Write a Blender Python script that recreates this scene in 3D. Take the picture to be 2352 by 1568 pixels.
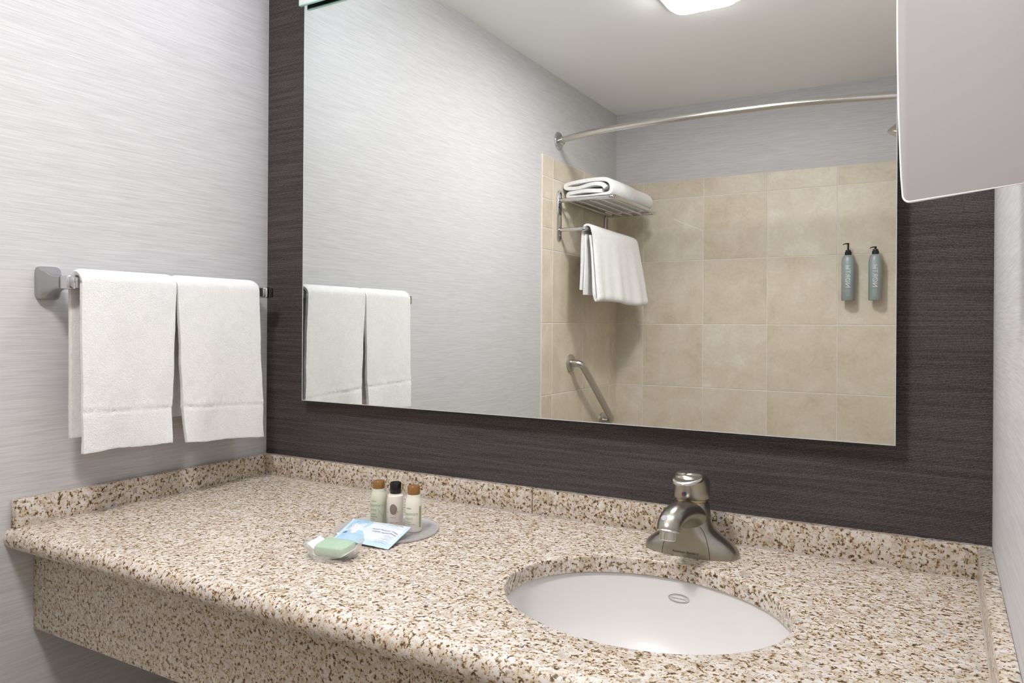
import bpy, bmesh, math, random
from mathutils import Vector, Matrix, noise as mnoise

random.seed(7)
scene = bpy.context.scene
for o in list(bpy.data.objects):
    bpy.data.objects.remove(o, do_unlink=True)
COL = scene.collection
H = 0.86                      # worktop height above the floor; z below is measured from the worktop
PI = math.pi

# ------------------------------------------------------------------ camera
FPX, PY, YAW, ROLL = 1720.12, 746.38, math.radians(29.9125), math.radians(0.3718)
cd = bpy.data.cameras.new('camera')
cam = bpy.data.objects.new('camera', cd); COL.objects.link(cam)
R_ = Vector((math.cos(YAW), math.sin(YAW), 0)); F_ = Vector((-math.sin(YAW), math.cos(YAW), 0)); U_ = Vector((0, 0, 1))
cxv = R_ * math.cos(ROLL) + U_ * math.sin(ROLL); cuv = U_ * math.cos(ROLL) - R_ * math.sin(ROLL)
M = Matrix.Identity(4)
for i in range(3):
    M[i][0] = cxv[i]; M[i][1] = cuv[i]; M[i][2] = -F_[i]
M[0][3], M[1][3], M[2][3] = 1.38943, -1.25, 0.3531 + H
cam.matrix_world = M
cd.sensor_fit = 'HORIZONTAL'; cd.sensor_width = 36.0
cd.lens = FPX * 36.0 / 2352.0
cd.shift_y = (PY - 784.0) / 2352.0
cd.clip_start = 0.02
scene.camera = cam

# ------------------------------------------------------------------ world, exposure, lamp levels
world = bpy.data.worlds.new('world'); scene.world = world
world.use_nodes = True
world.node_tree.nodes['Background'].inputs[0].default_value = (0.05, 0.05, 0.05, 1)
world.node_tree.nodes['Background'].inputs[1].default_value = 0.2
vs = scene.view_settings
vs.view_transform = 'Standard'; vs.look = 'None'; vs.exposure = 0.65; vs.gamma = 1.0; vs.use_curve_mapping = False
VANITY_L = 9.5               # radiance of the frosted vanity lamp shades
CEILING_L = 78.0              # radiance of the ceiling lamp lens
VANITY_C = (0.92, 0.965, 1.03)
CEILING_C = (1.0, 0.975, 0.99)

# ------------------------------------------------------------------ node helpers
def mat(name):
    m = bpy.data.materials.new(name); m.use_nodes = True
    nt = m.node_tree
    return m, nt, nt.nodes['Principled BSDF']
def N(nt, t, **kw):
    n = nt.nodes.new(t)
    for k, v in kw.items():
        if k.startswith('i_'):
            n.inputs[k[2:].replace('_', ' ')].default_value = v
        else:
            setattr(n, k, v)
    return n
def L(nt, a, b): nt.links.new(a, b)
def plain(name, col, rough=0.5, metal=0.0, **kw):
    m, nt, b = mat(name)
    b.inputs['Base Color'].default_value = (*col, 1); b.inputs['Roughness'].default_value = rough; b.inputs['Metallic'].default_value = metal
    for k, v in kw.items(): b.inputs[k.replace('_', ' ')].default_value = v
    return m
def ramp(nt, stops, interp='LINEAR'):
    r = nt.nodes.new('ShaderNodeValToRGB'); r.color_ramp.interpolation = interp
    el = r.color_ramp.elements
    while len(el) > 1: el.remove(el[-1])
    el[0].position = stops[0][0]; c = stops[0][1]; el[0].color = (*c, 1) if len(c) == 3 else c
    for p, c in stops[1:]:
        e = el.new(p); e.color = (*c, 1)
    return r
def coords(nt, scale=(1, 1, 1), kind='Object'):
    tc = N(nt, 'ShaderNodeTexCoord'); mp = N(nt, 'ShaderNodeMapping'); mp.inputs['Scale'].default_value = scale
    L(nt, tc.outputs[kind], mp.inputs['Vector']); return mp.outputs['Vector']
def bump(nt, b, h, strength=0.2, dist=0.001):
    bp = N(nt, 'ShaderNodeBump'); bp.inputs['Strength'].default_value = strength; bp.inputs['Distance'].default_value = dist
    L(nt, h, bp.inputs['Height']); L(nt, bp.outputs['Normal'], b.inputs['Normal'])

# ------------------------------------------------------------------ materials
def m_wallpaper():
    m, nt, b = mat('striated_light_wallpaper')
    v = coords(nt, (14, 14, 520)); n1 = N(nt, 'ShaderNodeTexNoise', i_Scale=1.0, i_Detail=1.5, i_Roughness=0.6); L(nt, v, n1.inputs['Vector'])
    v2 = coords(nt, (3, 3, 60)); n2 = N(nt, 'ShaderNodeTexNoise', i_Scale=1.0, i_Detail=2.0); L(nt, v2, n2.inputs['Vector'])
    v3 = coords(nt, (500, 500, 700)); n3 = N(nt, 'ShaderNodeTexNoise', i_Scale=1.0, i_Detail=1.0); L(nt, v3, n3.inputs['Vector'])
    a = N(nt, 'ShaderNodeMath', operation='MULTIPLY_ADD'); L(nt, n2.outputs['Fac'], a.inputs[0]); a.inputs[1].default_value = 0.05; L(nt, n1.outputs['Fac'], a.inputs[2])
    a2 = N(nt, 'ShaderNodeMath', operation='MULTIPLY_ADD'); L(nt, n3.outputs['Fac'], a2.inputs[0]); a2.inputs[1].default_value = 0.2; L(nt, a.outputs[0], a2.inputs[2])
    r = ramp(nt, [(0.36, (0.50, 0.492, 0.493)), (0.54, (0.552, 0.543, 0.545)), (0.66, (0.585, 0.576, 0.578)), (0.84, (0.635, 0.625, 0.627))])
    L(nt, a2.outputs[0], r.inputs[0]); L(nt, r.outputs[0], b.inputs['Base Color'])
    b.inputs['Roughness'].default_value = 0.6
    bump(nt, b, a2.outputs[0], 0.25, 0.0006)
    return m
def m_darkpaper():
    m, nt, b = mat('ribbed_dark_wallpaper')
    v = coords(nt, (1, 1, 1)); w = N(nt, 'ShaderNodeTexWave', wave_type='BANDS', bands_direction='Z', i_Scale=135.0, i_Distortion=1.2, i_Detail=2.0)
    w.inputs['Detail Scale'].default_value = 0.6; L(nt, v, w.inputs['Vector'])
    v2 = coords(nt, (5, 5, 190)); n = N(nt, 'ShaderNodeTexNoise', i_Scale=1.0, i_Detail=3.0); L(nt, v2, n.inputs['Vector'])
    v3 = coords(nt, (420, 420, 420)); n3 = N(nt, 'ShaderNodeTexNoise', i_Scale=1.0, i_Detail=1.0); L(nt, v3, n3.inputs['Vector'])
    a = N(nt, 'ShaderNodeMath', operation='MULTIPLY'); L(nt, w.outputs['Fac'], a.inputs[0]); L(nt, n3.outputs['Fac'], a.inputs[1])
    a2 = N(nt, 'ShaderNodeMath', operation='MULTIPLY_ADD'); L(nt, n.outputs['Fac'], a2.inputs[0]); a2.inputs[1].default_value = 0.6; L(nt, a.outputs[0], a2.inputs[2])
    r = ramp(nt, [(0.28, (0.030, 0.025, 0.026)), (0.6, (0.068, 0.057, 0.059)), (0.9, (0.150, 0.130, 0.133))])
    L(nt, a2.outputs[0], r.inputs[0]); L(nt, r.outputs[0], b.inputs['Base Color'])
    b.inputs['Roughness'].default_value = 0.65; b.inputs['Specular IOR Level'].default_value = 0.3
    bump(nt, b, w.outputs['Fac'], 0.2, 0.0006)
    return m
def m_granite(name='speckled_granite'):
    m, nt, b = mat(name)
    v = coords(nt, (1, 1, 1))
    base = N(nt, 'ShaderNodeTexNoise', i_Scale=70.0, i_Detail=5.0, i_Roughness=0.6); L(nt, v, base.inputs['Vector'])
    rb = ramp(nt, [(0.3, (0.44, 0.375, 0.295)), (0.42, (0.575, 0.515, 0.44)), (0.53, (0.655, 0.61, 0.555)), (0.70, (0.72, 0.69, 0.65))]); L(nt, base.outputs['Fac'], rb.inputs[0])
    def layer(prev, scale, detail, lo, hi, col, rough=0.65, seed=0.0, warp=0.0):
        mp = N(nt, 'ShaderNodeMapping'); mp.inputs['Location'].default_value = (seed, seed * 1.7, seed * .3); L(nt, v, mp.inputs['Vector'])
        n = N(nt, 'ShaderNodeTexNoise', i_Scale=scale, i_Detail=detail, i_Roughness=rough, i_Distortion=warp); L(nt, mp.outputs['Vector'], n.inputs['Vector'])
        r = ramp(nt, [(lo, (0, 0, 0)), (hi, (1, 1, 1))]); L(nt, n.outputs['Fac'], r.inputs[0])
        mx = N(nt, 'ShaderNodeMix', data_type='RGBA'); L(nt, r.outputs[0], mx.inputs['Factor']); L(nt, prev, mx.inputs['A']); mx.inputs['B'].default_value = (*col, 1)
        return mx.outputs['Result']
    def halo(prev, scale, seed, stops):
        # dark grain with a gold rim: the mask opens before the colour turns dark
        mp = N(nt, 'ShaderNodeMapping'); mp.inputs['Location'].default_value = (seed, seed * 1.7, seed * .3); L(nt, v, mp.inputs['Vector'])
        n = N(nt, 'ShaderNodeTexNoise', i_Scale=scale, i_Detail=5.0, i_Roughness=0.66, i_Distortion=0.3); L(nt, mp.outputs['Vector'], n.inputs['Vector'])
        r = ramp(nt, [(stops[0], (0, 0, 0)), (stops[1], (1, 1, 1))]); L(nt, n.outputs['Fac'], r.inputs[0])
        col = ramp(nt, [(stops[1], (0.56, 0.40, 0.22)), (stops[2], (0.20, 0.14, 0.075)), (stops[3], (0.05, 0.04, 0.03))]); L(nt, n.outputs['Fac'], col.inputs[0])
        mx = N(nt, 'ShaderNodeMix', data_type='RGBA'); L(nt, r.outputs[0], mx.inputs['Factor']); L(nt, prev, mx.inputs['A']); L(nt, col.outputs[0], mx.inputs['B'])
        return mx.outputs['Result']
    c = layer(rb.outputs[0], 90, 3, 0.60, 0.67, (0.40, 0.36, 0.35), 0.6, 11.7)      # grey quartz
    c = halo(c, 178, 23.3, (0.500, 0.555, 0.592, 0.645))
    c = layer(c, 220, 4, 0.605, 0.635, (0.032, 0.026, 0.022), 0.68, 31.9, 0.4)       # black mica
    L(nt, c, b.inputs['Base Color'])
    b.inputs['Roughness'].default_value = 0.28; b.inputs['Specular IOR Level'].default_value = 0.4
    return m
def m_tile():
    m, nt, b = mat('beige_stone_tile')
    oi = N(nt, 'ShaderNodeObjectInfo'); tc = N(nt, 'ShaderNodeTexCoord')
    ad = N(nt, 'ShaderNodeVectorMath', operation='MULTIPLY_ADD'); cmb = N(nt, 'ShaderNodeCombineXYZ')
    for k in range(3): L(nt, oi.outputs['Random'], cmb.inputs[k])
    L(nt, cmb.outputs[0], ad.inputs[0]); ad.inputs[1].default_value = (37, 53, 71); L(nt, tc.outputs['Object'], ad.inputs[2])
    n1 = N(nt, 'ShaderNodeTexNoise', i_Scale=8.0, i_Detail=5.0, i_Roughness=0.62, i_Distortion=0.6); L(nt, ad.outputs[0], n1.inputs['Vector'])
    n2 = N(nt, 'ShaderNodeTexNoise', i_Scale=85.0, i_Detail=3.0, i_Roughness=0.6); L(nt, ad.outputs[0], n2.inputs['Vector'])
    a = N(nt, 'ShaderNodeMath', operation='MULTIPLY_ADD'); L(nt, n2.outputs['Fac'], a.inputs[0]); a.inputs[1].default_value = 0.35; L(nt, n1.outputs['Fac'], a.inputs[2])
    a3 = N(nt, 'ShaderNodeMath', operation='MULTIPLY_ADD'); L(nt, oi.outputs['Random'], a3.inputs[0]); a3.inputs[1].default_value = 0.16; L(nt, a.outputs[0], a3.inputs[2])
    r = ramp(nt, [(0.50, (0.54, 0.455, 0.335)), (0.68, (0.62, 0.54, 0.42)), (0.85, (0.67, 0.595, 0.48)), (1.0, (0.73, 0.665, 0.56))])
    L(nt, a3.outputs[0], r.inputs[0]); L(nt, r.outputs[0], b.inputs['Base Color'])
    b.inputs['Roughness'].default_value = 0.42; b.inputs['Specular IOR Level'].default_value = 0.35
    bump(nt, b, n2.outputs['Fac'], 0.08, 0.0008)
    return m
def m_terry(name, ribs=None, col=(0.86, 0.855, 0.84)):
    m, nt, b = mat(name)
    v = coords(nt, (1, 1, 1)); n = N(nt, 'ShaderNodeTexNoise', i_Scale=420.0, i_Detail=3.0, i_Roughness=0.7); L(nt, v, n.inputs['Vector'])
    n2 = N(nt, 'ShaderNodeTexNoise', i_Scale=45.0, i_Detail=3.0); L(nt, v, n2.inputs['Vector'])
    a = N(nt, 'ShaderNodeMath', operation='MULTIPLY_ADD'); L(nt, n2.outputs['Fac'], a.inputs[0]); a.inputs[1].default_value = 0.5; L(nt, n.outputs['Fac'], a.inputs[2])
    r = ramp(nt, [(0.4, tuple(c * .9 for c in col)), (0.9, tuple(min(1, c * 1.04) for c in col))]); L(nt, a.outputs[0], r.inputs[0]); L(nt, r.outputs[0], b.inputs['Base Color'])
    b.inputs['Roughness'].default_value = 0.95; b.inputs['Specular IOR Level'].default_value = 0.1
    b.inputs['Sheen Weight'].default_value = 0.15
    bump(nt, b, a.outputs[0], 0.7, 0.0024)
    return m
def m_brushed(name, col, rough):
    m, nt, b = mat(name)
    v = coords(nt, (60, 60, 900)); n = N(nt, 'ShaderNodeTexNoise', i_Scale=1.0, i_Detail=2.0); L(nt, v, n.inputs['Vector'])
    mr = N(nt, 'ShaderNodeMapRange'); mr.inputs['To Min'].default_value = rough * .97; mr.inputs['To Max'].default_value = rough * 1.03
    L(nt, n.outputs['Fac'], mr.inputs['Value']); L(nt, mr.outputs[0], b.inputs['Roughness'])
    b.inputs['Base Color'].default_value = (*col, 1); b.inputs['Metallic'].default_value = 1.0
    return m
def m_emit(name, col, s):
    m, nt, b = mat(name)
    b.inputs['Base Color'].default_value = (0.9, 0.9, 0.9, 1)
    b.inputs['Emission Color'].default_value = (*col, 1); b.inputs['Emission Strength'].default_value = s
    return m
def m_paint(name, col):
    m, nt, b = mat(name)
    v = coords(nt, (140, 140, 140)); n = N(nt, 'ShaderNodeTexNoise', i_Scale=1.0, i_Detail=2.0); L(nt, v, n.inputs['Vector'])
    b.inputs['Base Color'].default_value = (*col, 1); b.inputs['Roughness'].default_value = 0.75
    bump(nt, b, n.outputs['Fac'], 0.05, 0.0005)
    return m

WALLPAPER = m_wallpaper(); DARKPAPER = m_darkpaper(); GRANITE = m_granite(); TILE = m_tile()
TERRY = m_terry('white_terry')
GROUT = plain('pale_grout', (0.74, 0.71, 0.65), 0.9)
CEILPAINT = m_paint('ceiling_paint', (0.93, 0.925, 0.915))
FLOORT = m_paint('floor_tile_paint', (0.58, 0.53, 0.45))
CHROME = plain('chrome', (0.66, 0.66, 0.67), 0.06, 1.0)
SATIN = m_brushed('satin_steel', (0.62, 0.60, 0.56), 0.24)
STEEL = m_brushed('brushed_steel', (0.56, 0.545, 0.51), 0.30)
NICKEL = m_brushed('brushed_nickel', (0.40, 0.375, 0.325), 0.30)
NICKEL_P = m_brushed('polished_nickel', (0.62, 0.60, 0.56), 0.20)
PEWTER = m_brushed('pewter_grey_metal', (0.44, 0.44, 0.45), 0.30)
BLACKGLOSS = plain('gloss_black_plastic', (0.008, 0.008, 0.010), 0.18)
DARKHOLE = plain('dark_recess', (0.02, 0.018, 0.016), 0.6)
PORCELAIN = plain('white_porcelain', (0.75, 0.73, 0.71), 0.34)
MIRROR = plain('mirror_silver', (0.875, 0.90, 0.885), 0.0, 1.0)
GLASSEDGE = plain('polished_glass_edge', (0.60, 0.63, 0.62), 0.2, 0.2)
GREENEDGE = plain('green_glass_edge', (0.50, 0.85, 0.68), 0.12)
BACKDARK = plain('dark_backing_paint', (0.018, 0.03, 0.034), 0.35)
WHITEGLASS = plain('white_back_painted_glass', (0.80, 0.80, 0.80), 0.15)
PRINT_DARK = plain('dark_print', (0.05, 0.045, 0.05), 0.6)

# ------------------------------------------------------------------ mesh helpers
def link(name, me, parent=None, loc=(0, 0, 0)):
    o = bpy.data.objects.new(name, me); COL.objects.link(o); o.location = loc
    if parent is not None: o.parent = parent
    return o
def origin_of(p):
    v = Vector((0, 0, 0))
    while p is not None:
        v = v + Vector(p.location); p = p.parent
    return v
def obj(name, vf, m, parent=None, smooth=True, mats=None, fmat=None, sharp=35):
    """One mesh object from (verts, faces) in room coordinates."""
    verts, faces = vf
    if parent is None:
        xs = [v[0] for v in verts]; ys = [v[1] for v in verts]; zs = [v[2] for v in verts]
        loc = Vector(((min(xs) + max(xs)) / 2, (min(ys) + max(ys)) / 2, min(zs))); off = loc
    else:
        loc = Vector((0, 0, 0)); off = origin_of(parent)
    me = bpy.data.meshes.new(name)
    me.from_pydata([tuple(Vector(v) - off) for v in verts], [], faces)
    bm = bmesh.new(); bm.from_mesh(me)
    bmesh.ops.recalc_face_normals(bm, faces=bm.faces[:])
    if smooth:
        lim = math.radians(sharp)
        for f in bm.faces: f.smooth = True
        for e in bm.edges:
            if len(e.link_faces) == 2 and e.calc_face_angle(0) > lim: e.smooth = False
    bm.to_mesh(me); bm.free()
    for mm in (mats or [m]): me.materials.append(mm)
    if fmat:
        for i, p in enumerate(me.polygons): p.material_index = fmat[i]
    return link(name, me, parent, loc)
def thing(name, label, cat, loc, group=None):
    e = bpy.data.objects.new(name, None); COL.objects.link(e); e.location = loc; e.empty_display_size = 0.05
    return tag(e, label, cat, group)
def tag(o, label=None, cat=None, group=None, kind=None):
    if label: o['label'] = label
    if cat: o['category'] = cat
    if group: o['group'] = group
    if kind: o['kind'] = kind
    return o
def struct(o, label, cat):
    return tag(o, label, cat, None, 'structure')
def join(*parts):
    V, Fc = [], []
    for v, f in parts:
        k = len(V); V += list(v); Fc += [tuple(i + k for i in q) for q in f]
    return V, Fc
def from_bm(bm):
    bm.verts.ensure_lookup_table(); bm.verts.index_update()
    r = ([v.co.copy() for v in bm.verts], [tuple(v.index for v in f.verts) for f in bm.faces]); bm.free(); return r
def box(x0, x1, y0, y1, z0, z1, bev=0.0, seg=2):
    bm = bmesh.new()
    vs_ = [bm.verts.new((x, y, z)) for x in (x0, x1) for y in (y0, y1) for z in (z0, z1)]
    for q in ((0, 1, 3, 2), (4, 6, 7, 5), (0, 4, 5, 1), (2, 3, 7, 6), (0, 2, 6, 4), (1, 5, 7, 3)): bm.faces.new([vs_[i] for i in q])
    bmesh.ops.recalc_face_normals(bm, faces=bm.faces[:])
    if bev > 0: bmesh.ops.bevel(bm, geom=bm.edges[:], offset=bev, segments=seg, profile=0.5, affect='EDGES', clamp_overlap=True)
    return from_bm(bm)
def xf(vf, f):
    return [f(Vector(v)) for v in vf[0]], vf[1]
def loft(rings, cap0=True, cap1=True, closed=True):
    n = len(rings[0]); V = [Vector(p) for r in rings for p in r]; Fc = []
    for i in range(len(rings) - 1):
        for j in range(n if closed else n - 1):
            k = (j + 1) % n
            Fc.append((i * n + j, i * n + k, (i + 1) * n + k, (i + 1) * n + j))
    if cap0: Fc.append(tuple(range(n - 1, -1, -1)))
    if cap1: Fc.append(tuple((len(rings) - 1) * n + j for j in range(n)))
    return V, Fc
def ell(cx, cy, z, a, b, n=48, p=2.0, rot=0.0):
    out = []
    for i in range(n):
        t = 2 * PI * i / n; c, s = math.cos(t), math.sin(t)
        x = a * math.copysign(abs(c) ** (2 / p), c); y = b * math.copysign(abs(s) ** (2 / p), s)
        out.append(Vector((cx + x * math.cos(rot) - y * math.sin(rot), cy + x * math.sin(rot) + y * math.cos(rot), z)))
    return out
def lathe(cx, cy, prof, n=40, cap0=True, cap1=True):
    return loft([ell(cx, cy, z, max(r, 1e-5), max(r, 1e-5), n) for r, z in prof], cap0, cap1)
def catmull(pts, per=8):
    P = [Vector(p) for p in pts]; out = []
    for i in range(len(P) - 1):
        p0 = P[max(i - 1, 0)]; p1 = P[i]; p2 = P[i + 1]; p3 = P[min(i + 2, len(P) - 1)]
        for k in range(per):
            t = k / per
            out.append(0.5 * ((2 * p1) + (-p0 + p2) * t + (2 * p0 - 5 * p1 + 4 * p2 - p3) * t * t + (-p0 + 3 * p1 - 3 * p2 + p3) * t ** 3))
    out.append(P[-1]); return out
def tube(path, r, n=16, cap=True, rv=None, up=None, side_v=None):
    """Sweep a circle (or ellipse: r across, rv along 'up') along a path."""
    P = [Vector(p) for p in path]; rings = []; prev = None
    for i, p in enumerate(P):
        t = (P[min(i + 1, len(P) - 1)] - P[max(i - 1, 0)]).normalized()
        if side_v is not None:
            s = Vector(side_v)
        elif up is not None:
            s = t.cross(Vector(up)).normalized()
        else:
            if prev is None:
                a = Vector((0, 0, 1)) if abs(t.z) < 0.9 else Vector((1, 0, 0)); s = t.cross(a).normalized()
            else:
                s = (prev - t * prev.dot(t)).normalized()
            prev = s
        w = s.cross(t).normalized()
        ra = r[i] if isinstance(r, (list, tuple)) else r
        rb = ra if rv is None else (rv[i] if isinstance(rv, (list, tuple)) else rv)
        rings.append([p + s * ra * math.cos(2 * PI * k / n) + w * rb * math.sin(2 * PI * k / n) for k in range(n)])
    return loft(rings, cap, cap)
def fillet(pts, rad, seg=7):
    P = [Vector(p) for p in pts]; out = [P[0]]
    for i in range(1, len(P) - 1):
        a = (P[i - 1] - P[i]).normalized(); b = (P[i + 1] - P[i]).normalized()
        th = a.angle(b); d = rad / math.tan(th / 2)
        p0 = P[i] + a * d; p1 = P[i] + b * d
        for k in range(seg + 1):
            t = k / seg; out.append((1 - t) ** 2 * p0 + 2 * t * (1 - t) * P[i] + t * t * p1)
    out.append(P[-1]); return out
def prism(outline, depth, axis_n, bev=0.0):
    """Extrude a 3D outline by axis_n*depth, optional bevel of the rim edges."""
    bm = bmesh.new(); nn = Vector(axis_n) * depth
    a = [bm.verts.new(Vector(p)) for p in outline]; b = [bm.verts.new(Vector(p) + nn) for p in outline]
    f0 = bm.faces.new(a[::-1]); f1 = bm.faces.new(b); n = len(a)
    for i in range(n): bm.faces.new((a[i], a[(i + 1) % n], b[(i + 1) % n], b[i]))
    bmesh.ops.recalc_face_normals(bm, faces=bm.faces[:])
    if bev > 0:
        ed = list(set(list(f0.edges) + list(f1.edges)))
        bmesh.ops.bevel(bm, geom=ed, offset=bev, segments=2, profile=0.5, affect='EDGES', clamp_overlap=True)
    return from_bm(bm)
def text_vf(body, size, align='CENTER', shear=0.0, space=1.0):
    cu = bpy.data.curves.new('t', 'FONT'); cu.body = body; cu.size = size; cu.align_x = align; cu.align_y = 'CENTER'; cu.shear = shear; cu.space_character = space; cu.resolution_u = 3
    o = bpy.data.objects.new('t', cu); COL.objects.link(o)
    dg = bpy.context.evaluated_depsgraph_get(); dg.update()
    me = bpy.data.meshes.new_from_object(o.evaluated_get(dg))
    r = ([v.co.copy() for v in me.vertices], [tuple(p.vertices) for p in me.polygons])
    bpy.data.objects.remove(o); bpy.data.curves.remove(cu); bpy.data.meshes.remove(me)
    return r
def fine(vf, maxlen):
    """Split long edges so that flat print can follow a curved surface."""
    bm = bmesh.new(); vs_ = [bm.verts.new(v) for v in vf[0]]
    for f in vf[1]:
        try: bm.faces.new([vs_[i] for i in f])
        except ValueError: pass
    bmesh.ops.triangulate(bm, faces=bm.faces[:])
    for _ in range(4):
        ed = [e_ for e_ in bm.edges if e_.calc_length() > maxlen]
        if not ed: break
        bmesh.ops.subdivide_edges(bm, edges=ed, cuts=1)
        bmesh.ops.triangulate(bm, faces=[f for f in bm.faces if len(f.verts) > 3])
    return from_bm(bm)
def nz(x, y, z): return mnoise.noise(Vector((x, y, z)))

# ------------------------------------------------------------------ the room
SH = -0.032
W, YB, ZC, FL = 1.4513, -2.2032 + SH, 1.3825, -H
T = 0.08
wall_left = struct(obj('wall_left', box(-T, 0, YB - T, T, FL, ZC), WALLPAPER, smooth=False), 'light grey striated wallpaper wall on the left, behind the hand towels', 'wall')
wall_right = struct(obj('wall_right', box(W, W + T, YB - T, T, FL, ZC), WALLPAPER, smooth=False), 'light grey striated wallpaper wall along the right edge', 'wall')
wall_mirror = struct(obj('wall_front', box(0, W, 0, T, FL, ZC), DARKPAPER, smooth=False), 'dark brown ribbed wallpaper wall behind the mirror', 'wall')
wall_back = struct(obj('wall_back', box(0, W, YB - T, YB, FL, ZC), WALLPAPER, smooth=False), 'light grey wall above the beige shower tiles, seen in the mirror', 'wall')
struct(obj('ceiling', box(-T, W + T, YB - T, T, ZC, ZC + T), CEILPAINT, smooth=False), 'plain off-white ceiling seen in the mirror', 'ceiling')
struct(obj('floor', box(-T, W + T, YB - T, T, FL - T, FL), FLOORT, smooth=False), 'beige bathroom floor below the vanity', 'floor')

# shower tiles, one object each
ZT = [-0.514, -0.2215, 0.0715, 0.3625, 0.6579, 0.9504, 1.0354]
XB_ = [0.0, 0.1443, 0.4322, 0.7166, 1.0024, 1.2882, W]
YL = [-1.4112 + SH, -1.505 + SH, -1.8088 + SH, -2.11 + SH, YB]
TT, G = 0.008, 0.0030
tile_cache = {}
def tile_mesh(w, h):
    key = (round(w, 4), round(h, 4))
    if key in tile_cache: return tile_cache[key]
    a, b, c = w / 2 - G / 2, h / 2 - G / 2, 0.0012
    V = [(-a, 0, -b), (a, 0, -b), (a, 0, b), (-a, 0, b), (-a, TT - c, -b), (a, TT - c, -b), (a, TT - c, b), (-a, TT - c, b),
         (-a + c, TT, -b + c), (a - c, TT, -b + c), (a - c, TT, b - c), (-a + c, TT, b - c)]
    Fc = [(0, 1, 5, 4), (1, 2, 6, 5), (2, 3, 7, 6), (3, 0, 4, 7), (4, 5, 9, 8), (5, 6, 10, 9), (6, 7, 11, 10), (7, 4, 8, 11), (8, 9, 10, 11), (3, 2, 1, 0)]
    me = bpy.data.meshes.new('tile'); me.from_pydata(V, [], Fc); me.materials.append(TILE)
    bm = bmesh.new(); bm.from_mesh(me); bmesh.ops.recalc_face_normals(bm, faces=bm.faces[:]); bm.to_mesh(me); bm.free()
    tile_cache[key] = me; return me
def put_tile(wall, cx, cy, cz, w, h, rz):
    o = link('tile', tile_mesh(w, h), wall, Vector((cx, cy, cz)) - Vector(wall.location)); o.rotation_euler = (0, 0, rz)
for i in range(len(XB_) - 1):
    for j in range(len(ZT) - 1):
        put_tile(wall_back, (XB_[i] + XB_[i + 1]) / 2, YB, (ZT[j] + ZT[j + 1]) / 2, XB_[i + 1] - XB_[i], ZT[j + 1] - ZT[j], 0)
def side_tiles(wall, x, rz):
    for i in range(len(YL) - 1):
        zz = list(ZT)
        if i == 0: zz = sorted(zz + [0.744, 0.861])
        for j in range(len(zz) - 1):
            put_tile(wall, x, (YL[i] + YL[i + 1]) / 2, (zz[j] + zz[j + 1]) / 2, abs(YL[i + 1] - YL[i]), zz[j + 1] - zz[j], rz)
side_tiles(wall_left, 0.0, -PI / 2)
side_tiles(wall_right, W, PI / 2)
obj('grout', box(0.0, W, YB - 0.001, YB + TT - 0.0014, ZT[0], ZT[-1] - 0.0005), GROUT, wall_back, smooth=False)
obj('grout', box(-0.001, TT - 0.0014, YB, YL[0] - 0.0005, ZT[0], ZT[-1] - 0.0005), GROUT, wall_left, smooth=False)
obj('grout', box(W - TT + 0.0014, W + 0.001, YB, YL[0] - 0.0005, ZT[0], ZT[-1] - 0.0005), GROUT, wall_right, smooth=False)
obj('tile_edge_trim', box(0.0, TT + 0.0006, YL[0], YL[0] + 0.004, ZT[0], ZT[-1], 0.001, 1), plain('cream_caulk', (0.72, 0.68, 0.60), 0.6), wall_left, smooth=False)

# thin pale line across one tile of the back wall
sa_, sb_ = Vector((0.2916, 0, 0.8551)), Vector((0.4300, 0, 0.7925))
obj('line_mark', xf(box(0, (sb_ - sa_).length, 0, 0.0006, -0.0012, 0.0012), lambda v: sa_ + (sb_ - sa_).normalized() * v.x + Vector((0, YB + TT + v.y, v.z))), plain('pale_line', (0.82, 0.78, 0.70), 0.6), wall_back, smooth=False)

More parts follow.
